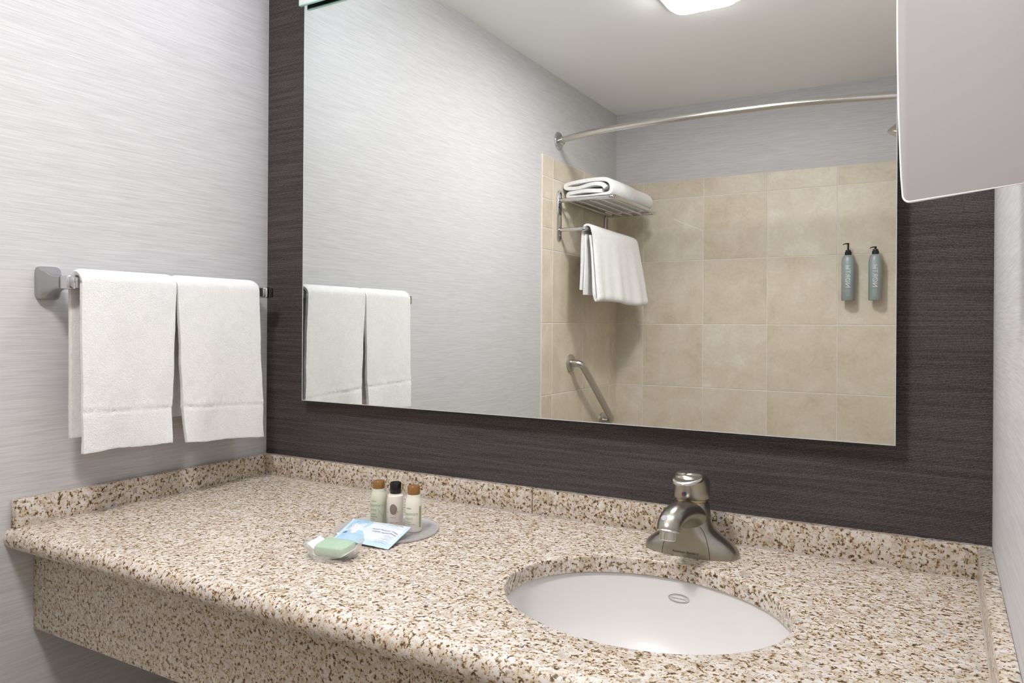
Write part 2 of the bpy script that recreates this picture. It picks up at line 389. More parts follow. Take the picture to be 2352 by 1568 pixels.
# ------------------------------------------------------------------ vanity worktop
NOSE_Y, NR, SLAB = -0.5735, 0.019, 0.024
SC, SA, SB, SROT = (1.049, -0.3177), 0.1898, 0.1560, math.radians(-9.5)
def worktop_mesh():
    bm = bmesh.new()
    x0, x1, yb, yf = 0.0, W, 0.0, NOSE_Y + NR
    # flat top with an oval hole
    n = 96; hole = ell(SC[0], SC[1], 0, SA, SB, n, 2.0, SROT)
    def outer(p):
        d = (p - Vector((SC[0], SC[1], 0))); ts = []
        if d.x > 1e-9: ts.append((x1 - SC[0]) / d.x)
        if d.x < -1e-9: ts.append((x0 - SC[0]) / d.x)
        if d.y > 1e-9: ts.append((yb - SC[1]) / d.y)
        if d.y < -1e-9: ts.append((yf - SC[1]) / d.y)
        t = min(ts); return Vector((SC[0], SC[1], 0)) + d * t
    out = [outer(p) for p in hole]
    for cx_, cy_ in ((x0, yb), (x1, yb), (x0, yf), (x1, yf)):
        k = min(range(n), key=lambda i: (out[i] - Vector((cx_, cy_, 0))).length); out[k] = Vector((cx_, cy_, 0))
    r = 0.0035
    rings = [out]
    for k in range(5):
        a = k / 4 * PI / 2
        rings.append([Vector((SC[0], SC[1], 0)) + (p - Vector((SC[0], SC[1], 0))) * (1 + (r - r * math.sin(a)) / SA) + Vector((0, 0, -r + r * math.cos(a))) for p in hole])
    rings.append([p + Vector((0, 0, -SLAB)) for p in hole])
    rings.append([Vector((p.x, p.y, -SLAB)) for p in out])
    V, Fc = loft(rings, False, False)
    # bullnose front edge
    prof = [Vector((0, yf, 0))]
    for k in range(1, 13):
        a = k / 12 * PI
        prof.append(Vector((0, yf - NR * math.sin(a), -NR + NR * math.cos(a))))
    prof += [Vector((0, yf + 0.06, -2 * NR)), Vector((0, yf + 0.06, -SLAB))]
    nx = 2
    R2 = [[Vector((x0 + (x1 - x0) * i / nx, p.y, p.z)) for p in prof] for i in range(nx + 1)]
    V2, F2 = loft(R2, True, True, closed=False)
    return join((V, Fc), (V2, F2))
vanity = thing('vanity_worktop', 'cream and brown speckled granite vanity worktop with rounded front edge and oval sink cutout', 'worktop', (W / 2, -0.28, -0.04))
obj('slab', worktop_mesh(), GRANITE, vanity)
HB, TB, JX = 0.0475, 0.0177, 0.726
obj('backsplash', box(0.0, JX - 0.0006, -TB, 0, 0, HB, 0.002), GRANITE, vanity)
obj('backsplash', box(JX + 0.0006, W, -TB, 0, 0, HB, 0.002), GRANITE, vanity)
obj('backsplash', box(0.0, TB, -0.562, -TB, 0, HB, 0.002), GRANITE, vanity)
obj('backsplash', box(W - TB, W, -0.562, -TB, 0, HB, 0.002), GRANITE, vanity)
obj('apron', box(0.0, W, -0.524, -0.504, -0.187, -2 * NR, 0.0015), GRANITE, vanity)
obj('caulk_line', join(box(TB, W - TB, -TB - 0.0016, -TB, 0, 0.0016), box(W - TB - 0.0016, W - TB, -0.55, -TB, 0, 0.0016), box(TB, TB + 0.0016, -0.55, -TB, 0, 0.0016)), plain('grey_caulk', (0.52, 0.47, 0.42), 0.6), vanity, smooth=False)
leg = obj('support_leg', box(0.072, 0.087, -0.308, -0.293, FL, -SLAB, 0.0015), plain('grey_steel_paint', (0.42, 0.41, 0.42), 0.5, 0.3), smooth=True)
tag(leg, 'grey metal support leg under the granite worktop apron', 'leg')

# ------------------------------------------------------------------ sink
sink = thing('oval_sink', 'white porcelain oval undermount sink set in the granite worktop', 'sink', (SC[0], SC[1], -0.17))
def bowl():
    prof = [(1.045, -SLAB), (1.0, -SLAB - 0.002), (0.985, -SLAB - 0.012), (0.955, -0.060), (0.905, -0.088), (0.82, -0.115), (0.68, -0.136), (0.48, -0.148), (0.25, -0.154), (0.11, -0.156)]
    inner = [ell(SC[0], SC[1], z, SA * k + 0.004, SB * k + 0.004, 96, 2.0, SROT) for k, z in prof]
    outer = [ell(SC[0], SC[1], z - 0.010, SA * k + 0.012, SB * k + 0.012, 96, 2.0, SROT) for k, z in prof[::-1]]
    outer[-1] = ell(SC[0], SC[1], -SLAB, SA * 1.045 + 0.012, SB * 1.045 + 0.012, 96, 2.0, SROT)
    return loft(inner + outer + [inner[0]], False, False)
obj('bowl', bowl(), PORCELAIN, sink)
dr = obj('drain', lathe(SC[0], SC[1], [(0.0005, -0.153), (0.014, -0.152), (0.0215, -0.1535), (0.0235, -0.156), (0.0235, -0.165), (0.0005, -0.165)], 32, False, False), NICKEL_P, sink)
# maker's oval badge on the rear inside of the bowl
def badge_at(u, v, lift):
    """u along X, v up, laid on the rear inner wall of the bowl."""
    x, z = 1.0525 + u, -0.0505 + v + 0.02 * u
    k = 0.985 + (0.955 - 0.985) * (z + SLAB + 0.012) / (-0.060 + SLAB + 0.012)
    a, b = SA * k + 0.004, SB * k + 0.004; c, s_ = math.cos(SROT), math.sin(SROT); dx = x - SC[0]
    A_ = (s_ / a) ** 2 + (c / b) ** 2; B_ = 2 * dx * c * s_ * (1 / a ** 2 - 1 / b ** 2); C_ = dx * dx * ((c / a) ** 2 + (s_ / b) ** 2) - 1
    return Vector((x, SC[1] + (-B_ + math.sqrt(B_ * B_ - 4 * A_ * C_)) / (2 * A_) - lift, z))
def ring_flat(a, b, w, lift, n=48):
    V, Fc = [], []
    for i in range(n):
        t = 2 * PI * i / n
        V.append(badge_at(a * math.cos(t), b * math.sin(t), lift)); V.append(badge_at((a - w) * math.cos(t), (b - w) * math.sin(t), lift))
    for i in range(n):
        j = (i + 1) % n; Fc.append((2 * i, 2 * j, 2 * j + 1, 2 * i + 1))
    return V, Fc

# ------------------------------------------------------------------ wall mirror
MX0, MX1, MZ0, MZ1 = 0.1450, 1.3295, 0.1826, 1.12
MY = -0.028
mir = thing('wall_mirror', 'large frameless rectangular mirror on the dark wall above the worktop', 'mirror', (0.7285, 0, MZ0))
obj('mirror_glass', box(MX0, MX1, MY, MY + 0.006, MZ0, MZ1), MIRROR, mir, smooth=False)
obj('backing_board', box(MX0 + 0.012, MX1 - 0.012, MY + 0.006, 0, MZ0 + 0.012, MZ1 - 0.012), plain('mirror_backing', (0.03, 0.028, 0.028), 0.7), mir, smooth=False)
e = 0.0014
obj('polished_edge', join(box(MX0 - e, MX0, MY - 0.0004, MY + 0.006, MZ0 - e, MZ1 + e), box(MX1, MX1 + e, MY - 0.0004, MY + 0.006, MZ0 - e, MZ1 + e), box(MX0, MX1, MY - 0.0004, MY + 0.006, MZ0 - e, MZ0)), GLASSEDGE, mir, smooth=False)

# ------------------------------------------------------------------ vanity lamp over the mirror
vl = thing('vanity_lamp', 'vanity light with white green-edged glass plate at the top left of the mirror', 'lamp', (0.727, 0, 1.07))
GX0, GX1, GZ0, GZ1 = 0.1425, 1.33, 1.0602, 1.34
GY0, GY1 = -0.0435, -0.0375
obj('glass_plate', box(GX0 + 0.0022, GX1 - 0.0022, GY0 - 0.0002, GY1 - 0.002, GZ0 + 0.0022, GZ1 - 0.0022), WHITEGLASS, vl, smooth=False)
obj('plate_backing', box(GX0 + 0.0022, GX1 - 0.0022, GY1 - 0.002, GY1, GZ0 + 0.0022, GZ1 - 0.0022), BACKDARK, vl, smooth=False)
obj('glass_edge', join(box(GX0, GX0 + 0.0022, GY0, GY1, GZ0, GZ1), box(GX1 - 0.0022, GX1, GY0, GY1, GZ0, GZ1), box(GX0 + 0.0022, GX1 - 0.0022, GY0, GY1, GZ0, GZ0 + 0.0022), box(GX0 + 0.0022, GX1 - 0.0022, GY0, GY1, GZ1 - 0.0022, GZ1)), GREENEDGE, vl, smooth=False)
obj('wall_canopy', box(0.45, 1.0, GY1, 0.0, 1.15, 1.30, 0.003), SATIN, vl)
LAMP = m_emit('frosted_lamp_glass', VANITY_C, VANITY_L)
for i, cx_ in enumerate((0.33, 0.62, 0.91, 1.20)):
    obj('arm', tube([(cx_, GY0, 1.245), (cx_, -0.075, 1.245)], 0.010, 12), SATIN, vl)
    sh = obj('lamp_shade', tube([(cx_ - 0.105, -0.10, 1.245), (cx_ + 0.105, -0.10, 1.245)], 0.036, 28), LAMP, vl)
    for s in (-1, 1):
        obj('end_cap', tube([(cx_ + s * 0.105, -0.10, 1.245), (cx_ + s * 0.113, -0.10, 1.245)], 0.037, 28), SATIN, sh)

# ------------------------------------------------------------------ ceiling lamp
cl = thing('ceiling_lamp', 'square rounded white ceiling lamp glowing in the mirror reflection', 'lamp', (0.738, -1.052, ZC - 0.04))
lx, ly, lw, ld = 0.7360, -1.052, 0.1220, 0.141
def rr(cx_, cy_, z, a, b): return ell(cx_, cy_, z, a, b, 64, 7.0)
obj('housing', loft([rr(lx, ly, ZC, lw, ld), rr(lx, ly, ZC - 0.008, lw, ld), rr(lx, ly, ZC - 0.012, lw - 0.004, ld - 0.004)]), plain('white_lamp_plastic', (0.82, 0.82, 0.80), 0.4), cl)
for k in range(4):
    a0 = lw - 0.006 - 0.0055 * k; b0 = ld - 0.006 - 0.0055 * k; z0 = ZC - 0.011 - 0.0035 * k
    obj('ribbed_rim', loft([rr(lx, ly, z0, a0, b0), rr(lx, ly, z0 - 0.003, a0, b0), rr(lx, ly, z0 - 0.0042, a0 - 0.0015, b0 - 0.0015)]), m_emit('lamp_rim_glow', CEILING_C, 0.5) if k == 0 else bpy.data.materials['lamp_rim_glow'], cl)
obj('lens', loft([rr(lx, ly, ZC - 0.024, lw - 0.024, ld - 0.024), rr(lx, ly, ZC - 0.027, lw - 0.024, ld - 0.024), rr(lx, ly, ZC - 0.030, lw - 0.029, ld - 0.029)]), m_emit('lamp_lens_glow', CEILING_C, CEILING_L), cl)

# ------------------------------------------------------------------ towel bar on the left wall
BX, BZ = 0.067, 0.4225
tb = thing('towel_bar', 'grey metal towel bar with square flared posts on the left wall', 'towel bar', (0, -0.287, 0.39))
def post(yc):
    prof = [(0.0, .0205, .0295, 6), (0.007, .0205, .0295, 6), (0.011, .0200, .0288, 5.5), (0.016, .0180, .0258, 5), (0.022, .0150, .0208, 5), (0.029, .0124, .0162, 5), (0.037, .0108, .0134, 5), (0.047, .0100, .0118, 5), (BX - 0.0105, .0098, .0112, 5)]
    rings = []
    for x, a, b, p in prof:
        rings.append([Vector((x, v.x, v.y)) for v in ell(yc, BZ, 0, a, b, 40, p)])
    return loft(rings)
for yc in (-0.505, -0.068):
    po = obj('post', post(yc), PEWTER, tb)
    obj('clamp_ring', box(BX - 0.0115, BX + 0.0115, yc - 0.0085, yc + 0.0085, BZ - 0.0118, BZ + 0.0118, 0.0025), CHROME, tb)
obj('bar', box(BX - 0.0085, BX + 0.0085, -0.500, -0.0755, BZ - 0.0098, BZ + 0.0098, 0.0015), CHROME, tb)
obj('end_cap', box(BX - 0.0108, BX + 0.0108, -0.0595, -0.0515, BZ - 0.0108, BZ + 0.0108, 0.003), BLACKGLOSS, tb)

# ------------------------------------------------------------------ hand towels over the bar
def drape(y0t, y1t, y0b, y1b, zf0, zf1, zb, seed, nv=64, ns=150):
    """Cloth grid: back hem -> over the bar -> front hem."""
    rad = 0.0175; ztop = BZ + 0.004
    V, Fc = [], []
    for j in range(nv + 1):
        v = j / nv
        zf = zf0 + (zf1 - zf0) * v + 0.004 * nz(v * 3, seed, 1.3) + 0.0012 * nz(v * 16, seed, 4.1)
        lb = ztop - zb; lf = ztop - zf; la = PI * rad; tot = lb + la + lf
        for i in range(ns + 1):
            s = i / ns * tot
            if s < lb:
                x = BX - rad; z = zb + s; w = (lb - s) / lb; front = 0
            elif s < lb + la:
                a = (s - lb) / la * PI; x = BX - rad * math.cos(a); z = ztop + rad * math.sin(a); w = 0; front = 0.5
            else:
                x = BX + rad; z = ztop - (s - lb - la); w = (s - lb - la) / lf; front = 1
            if front == 1:
                y = (y0t + (y0b - y0t) * w) * (1 - v) + (y1t + (y1b - y1t) * w) * v
                y += 0.0022 * nz(w * 7, seed, v * 0.6) * (0.3 + w)
                x += w * (0.006 * nz(v * 2.2 + seed, w * 1.6, 0.5) + 0.003 * nz(v * 5 + seed, w * 4, 2.5))
                x += 0.0045 * w ** 3 * math.sin(v * 5.2 + seed)
                hz = z - (zf0 + 0.070 + (zf1 - zf0) * v)
                x -= 0.0016 * math.exp(-(hz / 0.0022) ** 2)
                if 0.003 < hz < 0.012: x += 0.0009 * (1 if math.sin(v * 75 + seed) > 0 else -0.4)
            elif front == 0:
                y = y0t * (1 - v) + y1t * v + 0.002 * w
                x += 0.003 * w * nz(v * 3, seed + 5, w * 2)
            else:
                y = y0t * (1 - v) + y1t * v
            # pulled-in rounded shoulders at the fold ends
            if front == 0.5: z -= 0.004 * (max(0, 1 - v / 0.06) ** 2 + max(0, 1 - (1 - v) / 0.06) ** 2)
            x += 0.0005 * nz(y * 260, z * 260, seed); 
            V.append(Vector((x, y, z)))
    n = ns + 1
    for j in range(nv):
        for i in range(ns):
            Fc.append((j * n + i, j * n + i + 1, (j + 1) * n + i + 1, (j + 1) * n + i))
    return V, Fc
def thicken(o, t, off=0.0, bev=True):
    md = o.modifiers.new('thickness', 'SOLIDIFY'); md.thickness = t; md.offset = off
    if bev:
        b = o.modifiers.new('soft_edge', 'BEVEL'); b.width = t * 0.33; b.segments = 2; b.limit_method = 'ANGLE'; b.angle_limit = math.radians(60)
t1 = obj('hand_towel', drape(-0.492, -0.3065, -0.490, -0.316, 0.125, 0.119, 0.148, 1.7), TERRY, smooth=True, sharp=180)
tag(t1, 'white terry hand towel hanging at the post end of the bar, farther from the mirror', 'towel', 'hand towels on the towel bar'); thicken(t1, 0.008)
t2 = obj('hand_towel', drape(-0.303, -0.1015, -0.286, -0.088, 0.117, 0.104, 0.165, 8.3), TERRY, smooth=True, sharp=180)
tag(t2, 'white terry hand towel hanging next to the dark wall and the black bar end', 'towel', 'hand towels on the towel bar'); thicken(t2, 0.008)

# ------------------------------------------------------------------ faucet
FX, FY = 1.0495, -0.0895
fa = thing('faucet', 'brushed nickel single-handle faucet behind the oval sink', 'faucet', (FX, FY, 0))
FROWS = [(0.0, .0735, .0355, 2.3), (0.006, .0735, .0355, 2.3), (0.011, .0715, .0350, 2.3), (0.017, .0660, .0340, 2.3), (0.023, .0580, .0330, 2.3), (0.029, .0480, .0322, 2.3), (0.034, .0400, .0315, 2.2), (0.040, .0350, .0306, 2.1), (0.048, .0318, .0296, 2), (0.058, .0295, .0284, 2), (0.070, .0274, .0270, 2), (0.0790, .0262, .0260, 2), (0.0800, .0256, .0254, 2)]
def fbase(): return loft([ell(FX, FY, z, a, b, 72, p) for z, a, b, p in FROWS])
def fbase_front(x, z):
    k = max(i for i in range(len(FROWS) - 1) if FROWS[i][0] <= z); r0, r1 = FROWS[k], FROWS[k + 1]; t = (z - r0[0]) / (r1[0] - r0[0])
    a, b, p = (r0[i] + (r1[i] - r0[i]) * t for i in (1, 2, 3))
    return Vector((FX + x, FY - b * max(0, 1 - (abs(x) / a) ** p) ** (1 / p), z))
obj('base', fbase(), NICKEL, fa, sharp=50)
for sg in (-1, 1):
    pts = [fbase_front(sg * x, z) for x, z in ((0.0370, 0.001), (0.0365, 0.008), (0.0350, 0.016), (0.0325, 0.024), (0.0290, 0.032), (0.0250, 0.039), (0.0200, 0.046))]
    obj('base_seam', tube(catmull(pts, 4), 0.0005, 6), PRINT_DARK, fa)
sp_path = catmull([(FX, -0.080, 0.046), (FX, -0.105, 0.0600), (FX, -0.130, 0.0690), (FX, -0.158, 0.0735), (FX, -0.1800, 0.0730), (FX, -0.1955, 0.0685), (FX, -0.2030, 0.0620), (FX, -0.2045, 0.0585)], 6)
nS = len(sp_path)
def lerp_list(L_, n):
    out = []
    for i in range(n):
        t = i / (n - 1) * (len(L_) - 1); k = min(int(t), len(L_) - 2); out.append(L_[k] + (L_[k + 1] - L_[k]) * (t - k))
    return out
sp = obj('spout', tube(sp_path, lerp_list([.0272, .0262, .0240, .0212, .0192, .0182, .0176, .0172], nS), 40, True, lerp_list([.026, .022, .0178, .0156, .0148, .0150, .0160, .0164], nS), side_v=(1, 0, 0)), NICKEL, fa, sharp=60)
obj('sensor_dot', xf(lathe(0, 0, [(0.0001, 0.0), (0.0048, 0.0), (0.0044, 0.0007), (0.0001, 0.0008)], 20), lambda v: Vector((FX - 0.005, -0.2085, 0.0778)) + Vector((v.x, 0, 0)) + Vector((0, 0.75, 0.66)) * v.y + Vector((0, -0.66, 0.75)) * v.z), plain('grey_button', (0.42, 0.42, 0.44), 0.4), sp)
def tilt(vf, c, ang):
    Rm = Matrix.Rotation(ang, 3, 'X'); c = Vector(c)
    return xf(vf, lambda v: Rm @ v + c)
AC = (FX, -0.2046, 0.0590)
ae = obj('aerator', tilt(lathe(0, 0, [(0.0150, 0.003), (0.0172, 0.0005), (0.0166, -0.0012), (0.0122, -0.002), (0.0122, -0.0125), (0.0112, -0.0135), (0.0092, -0.0135), (0.0085, -0.010), (0.0001, -0.010)], 36), AC, math.radians(-14)), NICKEL_P, fa)
obj('aerator_screen', tilt(lathe(0, 0, [(0.0001, -0.0112), (0.0084, -0.0112), (0.0084, -0.0106), (0.0001, -0.0106)], 24), AC, math.radians(-14)), DARKHOLE, ae)
obj('collar', lathe(FX, FY, [(0.0232, 0.0790), (0.0240, 0.0800), (0.0240, 0.0862), (0.0225, 0.0875), (0.0001, 0.0875)], 40), m_brushed('brass_collar', (0.50, 0.42, 0.27), 0.3), fa)
def handle_body():
    # dome leaning slightly forward, with a lever lip reaching over the spout
    rows = [(0.0852, 0.0, .0258, .0258), (0.0862, 0.0, .0270, .0270), (0.097, 0.0005, .0274, .0274), (0.106, 0.000, .0276, .0278), (0.113, -0.0015, .0270, .0276), (0.118, -0.004, .0256, .0270), (0.122, -0.0075, .0236, .0258), (0.125, -0.011, .0205, .0236), (0.1268, -0.014, .016, .020), (0.1275, -0.015, .010, .013)]
    return loft([ell(FX, FY + dy, z, a, b, 56) for z, dy, a, b in rows])
hd = obj('handle', handle_body(), NICKEL, fa, sharp=60)
def lever():
    # flat tilted oval pad on the top of the handle
    rows = [(0.0, .0215, .0315), (0.0016, .0240, .0345), (0.0040, .0246, .0352), (0.0062, .0226, .0332), (0.0068, .0180, .0275), (0.0052, .0150, .0235), (0.0042, .008, .013), (0.0040, .001, .002)]
    vf = loft([ell(0, 0, z, a, b, 56) for z, a, b in rows])
    return tilt(vf, (FX, FY - 0.0195, 0.1150), math.radians(-2 + 10))
obj('lever_pad', lever(), NICKEL_P, hd, sharp=60)
def dot(cx_, ang0, ang1, m, nm):
    # half disc on the handle front, facing -Y
    az = math.radians(-100); c = Vector((FX + 0.0276 * math.cos(az), FY + 0.0276 * math.sin(az), 0.0945)); nrm = Vector((math.cos(az), math.sin(az), 0)); ex = Vector((-nrm.y, nrm.x, 0))
    V = [c + nrm * 0.0006]; n = 14
    for i in range(n + 1):
        a = ang0 + (ang1 - ang0) * i / n; V.append(c + nrm * 0.0006 + ex * 0.0034 * math.cos(a) + Vector((0, 0, 0.0034 * math.sin(a))))
    V += [v - nrm * 0.0008 for v in V]
    k = n + 2
    Fc = [tuple(range(k)), tuple(range(2 * k - 1, k - 1, -1))] + [(i, (i + 1) % k, k + (i + 1) % k, k + i) for i in range(k)]
    obj(nm, (V, Fc), m, hd, smooth=False)
dot(0, PI / 2, 3 * PI / 2, plain('red_enamel', (0.45, 0.03, 0.03), 0.3), 'hot_mark')
dot(0, -PI / 2, PI / 2, plain('blue_enamel', (0.02, 0.10, 0.45), 0.3), 'cold_mark')
def facetxt(v):
    x = v.x; z = 0.0075 + v.y
    k = max(0, 1 - abs((x) / 0.0735) ** 2.3) ** (1 / 2.3)
    return Vector((FX + x, FY - 0.0356 * k - 0.0003, z))
obj('lettering', xf(text_vf('American Standard', 0.0052, shear=0.25), facetxt), PRINT_DARK, fa, smooth=False)

# sink badge lettering
bd = obj('badge', join(ring_flat(0.0162, 0.0062, 0.0008, 0.0006), ring_flat(0.0136, 0.0046, 0.0004, 0.0006)), plain('grey_badge_print', (0.25, 0.23, 0.21), 0.4), sink, smooth=False)
obj('lettering', xf(text_vf('American Standard', 0.0029, shear=0.25), lambda v: badge_at(v.x, v.y, 0.0008)), PRINT_DARK, bd, smooth=False)

# ------------------------------------------------------------------ tray and toiletries
def clear(name, col, rough=0.05, tr=1.0, ior=1.45):
    return plain(name, col, rough, 0.0, Transmission_Weight=tr, IOR=ior)
TRX, TRY, TRR = 0.566, -0.242, 0.088
tray = obj('round_tray', lathe(TRX, TRY, [(0.0005, 0.0006), (TRR - 0.003, 0.0006), (TRR - 0.0005, 0.0014), (TRR, 0.0030), (TRR - 0.0006, 0.0048), (TRR - 0.0025, 0.0052), (TRR - 0.004, 0.0046), (0.0005, 0.0046)], 72, False, False), plain('smoky_clear_acrylic', (0.68, 0.66, 0.66), 0.18, 0.0, Alpha=0.48), smooth=True)
tag(tray, 'round translucent grey tray under the three small bottles', 'tray')
CAMXY = Vector((1.38943, -1.25))
def bottle(name, label, cx_, cy_, prof, bodym, capprof, capm, cap_n=40):
    t = thing(name, label, 'bottle', (cx_, cy_, 0.0046), 'toiletry bottles on the tray')
    z0 = 0.0047
    b = obj('body', lathe(cx_, cy_, [(r * KR, z + z0) for r, z in prof], 44), bodym, t, sharp=60)
    c = obj('cap', lathe(cx_, cy_, [(r * KR * 0.92, z + z0) for r, z in capprof], cap_n), capm, t, sharp=40)
    return t, b
def wrap(cx_, cy_, r, deg, z0):
    """Map flat print (x right, y up) onto a bottle; deg = angle of the print centre left of the camera direction."""
    base = math.atan2(CAMXY.y - cy_, CAMXY.x - cx_) - math.radians(deg); r = r * KR
    return lambda v: Vector((cx_ + (r + 0.0003) * math.cos(base + v.x / r), cy_ + (r + 0.0003) * math.sin(base + v.x / r), 0.0047 + z0 + v.y))
AMBER = plain('amber_brown_cap', (0.25, 0.115, 0.03), 0.28, 0.0, Coat_Weight=0.3)
def lotion(name, col): return plain(name, col, 0.3, 0.0, Subsurface_Weight=0.12, Subsurface_Radius=(0.01, 0.01, 0.008), Subsurface_Scale=0.3)
B1 = (0.5350, -0.2290); B2 = (0.5705, -0.2265); B3 = (0.6154, -0.2340); KR = 0.83
R1 = 0.0172
prof1 = [(0.0005, 0), (0.0155, 0.0), (R1, 0.002), (R1, 0.047), (0.0165, 0.0515), (0.0148, 0.0555), (0.0136, 0.0585), (0.0136, 0.062), (0.0005, 0.062)]
cap1 = [(0.0005, 0.0612), (0.0136, 0.0612), (0.0139, 0.0625), (0.0139, 0.0738), (0.0128, 0.0750), (0.0005, 0.0750)]
GREENTXT = plain('green_print', (0.13, 0.24, 0.12), 0.5); PALEGREEN = plain('pale_green_print', (0.30, 0.42, 0.24), 0.5)
bt1, bb1 = bottle('shampoo_bottle', 'small pale green bottle with brown cap, leftmost of the three on the tray', *B1, prof1, lotion('pale_green_gel', (0.66, 0.68, 0.55)), cap1, AMBER)
def label_lines(parent, c, r, deg, lines, m, nm='lettering', align='LEFT'):
    for body, size, x, z in lines:
        obj(nm, xf(fine(text_vf(body, size, align), 0.0025), (lambda f: lambda v: f(Vector(((v.x + x) * KR, v.y * 0.9, 0))))(wrap(c[0], c[1], r, deg, z))), m, parent, smooth=False)
label_lines(bt1, B1, R1, 24, [('AVEDA', 0.0040, -0.0105, 0.0415)], GREENTXT)
label_lines(bt1, B1, R1, 24, [('rosemary', 0.0085, -0.0165, 0.0350), ('mint', 0.0085, -0.0125, 0.0270)], PALEGREEN)
label_lines(bt1, B1, R1, 24, [('shampoo', 0.0032, -0.0105, 0.0195), ('shampooing', 0.0034, -0.0125, 0.0150), ('refreshing', 0.0026, -0.0115, 0.0110)], GREENTXT)
stem = wrap(B1[0], B1[1], R1, -30, 0.0)
def strokes(parent, f, curves, w, m, nm):
    parts = []
    for pts in curves:
        P = catmull([(x, y, 0) for x, y in pts], 6); V = []; Fc = []
        for i, p in enumerate(P):
            t = (P[min(i + 1, len(P) - 1)] - P[max(i - 1, 0)]).normalized(); nn = Vector((-t.y, t.x, 0)) * w
            V += [f(p + nn), f(p - nn)]
        for i in range(len(P) - 1): Fc.append((2 * i, 2 * i + 1, 2 * i + 3, 2 * i + 2))
        parts.append((V, Fc))
    return obj(nm, join(*parts), m, parent, smooth=False)
strokes(bt1, stem, [[(0.002, 0.004), (0.000, 0.014), (0.004, 0.026), (0.005, 0.040)], [(0.001, 0.012), (-0.004, 0.022), (-0.009, 0.029)], [(0.004, 0.026), (0.008, 0.033)], [(0.004, 0.033), (0.000, 0.040)], [(0.005, 0.037), (0.008, 0.043)], [(0.004, 0.030), (0.000, 0.034)]], 0.00028, PALEGREEN, 'plant_print')
R2 = 0.0163
prof2 = [(0.0005, 0), (0.0150, 0), (R2, 0.0016), (R2, 0.0525), (0.0154, 0.0545), (0.0120, 0.0552), (0.0120, 0.057), (0.0005, 0.057)]
cap2 = [(0.0005, 0.0553), (0.0124, 0.0553), (0.0127, 0.0562), (0.0127, 0.0745), (0.0117, 0.0757), (0.0005, 0.0754)]
bt2, bb2 = bottle('conditioner_bottle', 'small cream bottle with tall black cap and grey oval print, middle of the three', *B2, prof2, lotion('cream_lotion', (0.78, 0.71, 0.64)), cap2, BLACKGLOSS)
f2 = wrap(B2[0], B2[1], R2, 17, 0.0)
V, VF = [], []; nn_ = 40
for q in range(6):
    for i in range(nn_):
        a = 2 * PI * i / nn_; rr_ = (1 + 0.05 * nz(math.cos(a) * 2, math.sin(a) * 2, 3)) * (0.02 + 0.98 * q / 5)
        V.append(f2(Vector((0.0066 * rr_ * math.cos(a), 0.0315 + 0.0090 * rr_ * math.sin(a), 0))))
for q in range(5):
    for i in range(nn_): VF.append((q * nn_ + i, q * nn_ + (i + 1) % nn_, (q + 1) * nn_ + (i + 1) % nn_, (q + 1) * nn_ + i))
MAUVE = plain('mauve_grey_print', (0.24, 0.185, 0.16), 0.6)
dots = [(V, VF)]
for k in range(14):
    a = random.uniform(-1.3, 0.1); d = random.uniform(0.0085, 0.0122); sx = d * math.cos(a) * 0.85; sy = 0.0315 + d * math.sin(a); rr_ = random.uniform(0.0003, 0.0007)
    dots.append(([f2(Vector((sx + rr_ * math.cos(q * PI / 3), sy + rr_ * math.sin(q * PI / 3), 0))) for q in range(6)], [tuple(range(6))]))
obj('oval_print', join(*dots), MAUVE, bt2, smooth=False)
label_lines(bt2, B2, R2, 17, [('TRUE DAILY', 0.0027, -0.0075, 0.0175), ('CONDITIONER', 0.0027, -0.0085, 0.0085), ('30 mL / 1.0 oz', 0.0020, -0.0070, 0.0045)], MAUVE)
R3 = 0.0168
prof3 = [(0.0005, 0), (0.0152, 0.0), (R3, 0.002), (R3, 0.046), (0.0164, 0.0505), (0.0150, 0.0545), (0.0138, 0.0575), (0.0137, 0.062), (0.0005, 0.062)]
cap3 = [(0.0005, 0.0620), (0.0136, 0.0620), (0.0139, 0.0632), (0.0139, 0.0748), (0.0128, 0.0760), (0.0005, 0.0760)]
bt3, bb3 = bottle('lotion_bottle', 'small milky white bottle with brown cap and green strip, rightmost of the three', *B3, prof3, lotion('milky_lotion', (0.82, 0.80, 0.70)), cap3, AMBER)
label_lines(bt3, B3, R3, 34, [('AVEDA', 0.0040, -0.0075, 0.0400)], GREENTXT)
label_lines(bt3, B3, R3, 34, [('rosemary', 0.0085, -0.0135, 0.0310), ('mint', 0.0085, -0.0075, 0.0235)], PALEGREEN)
label_lines(bt3, B3, R3, 34, [('body lotion', 0.0028, -0.0080, 0.0175), ('lotion pour le corps', 0.0026, -0.0080, 0.0140)], GREENTXT)
f3 = wrap(B3[0], B3[1], R3, -50, 0.0)
GV, GF = [], []
for i in range(7):
    x = -0.0022 + 0.0044 * i / 6; GV += [f3(Vector((x, 0.008, 0))), f3(Vector((x, 0.0435, 0)))]
GF = [(2 * i, 2 * i + 2, 2 * i + 3, 2 * i + 1) for i in range(6)]
obj('green_strip', (GV, GF), plain('olive_green_print', (0.34, 0.37, 0.19), 0.5), bt3, smooth=False)

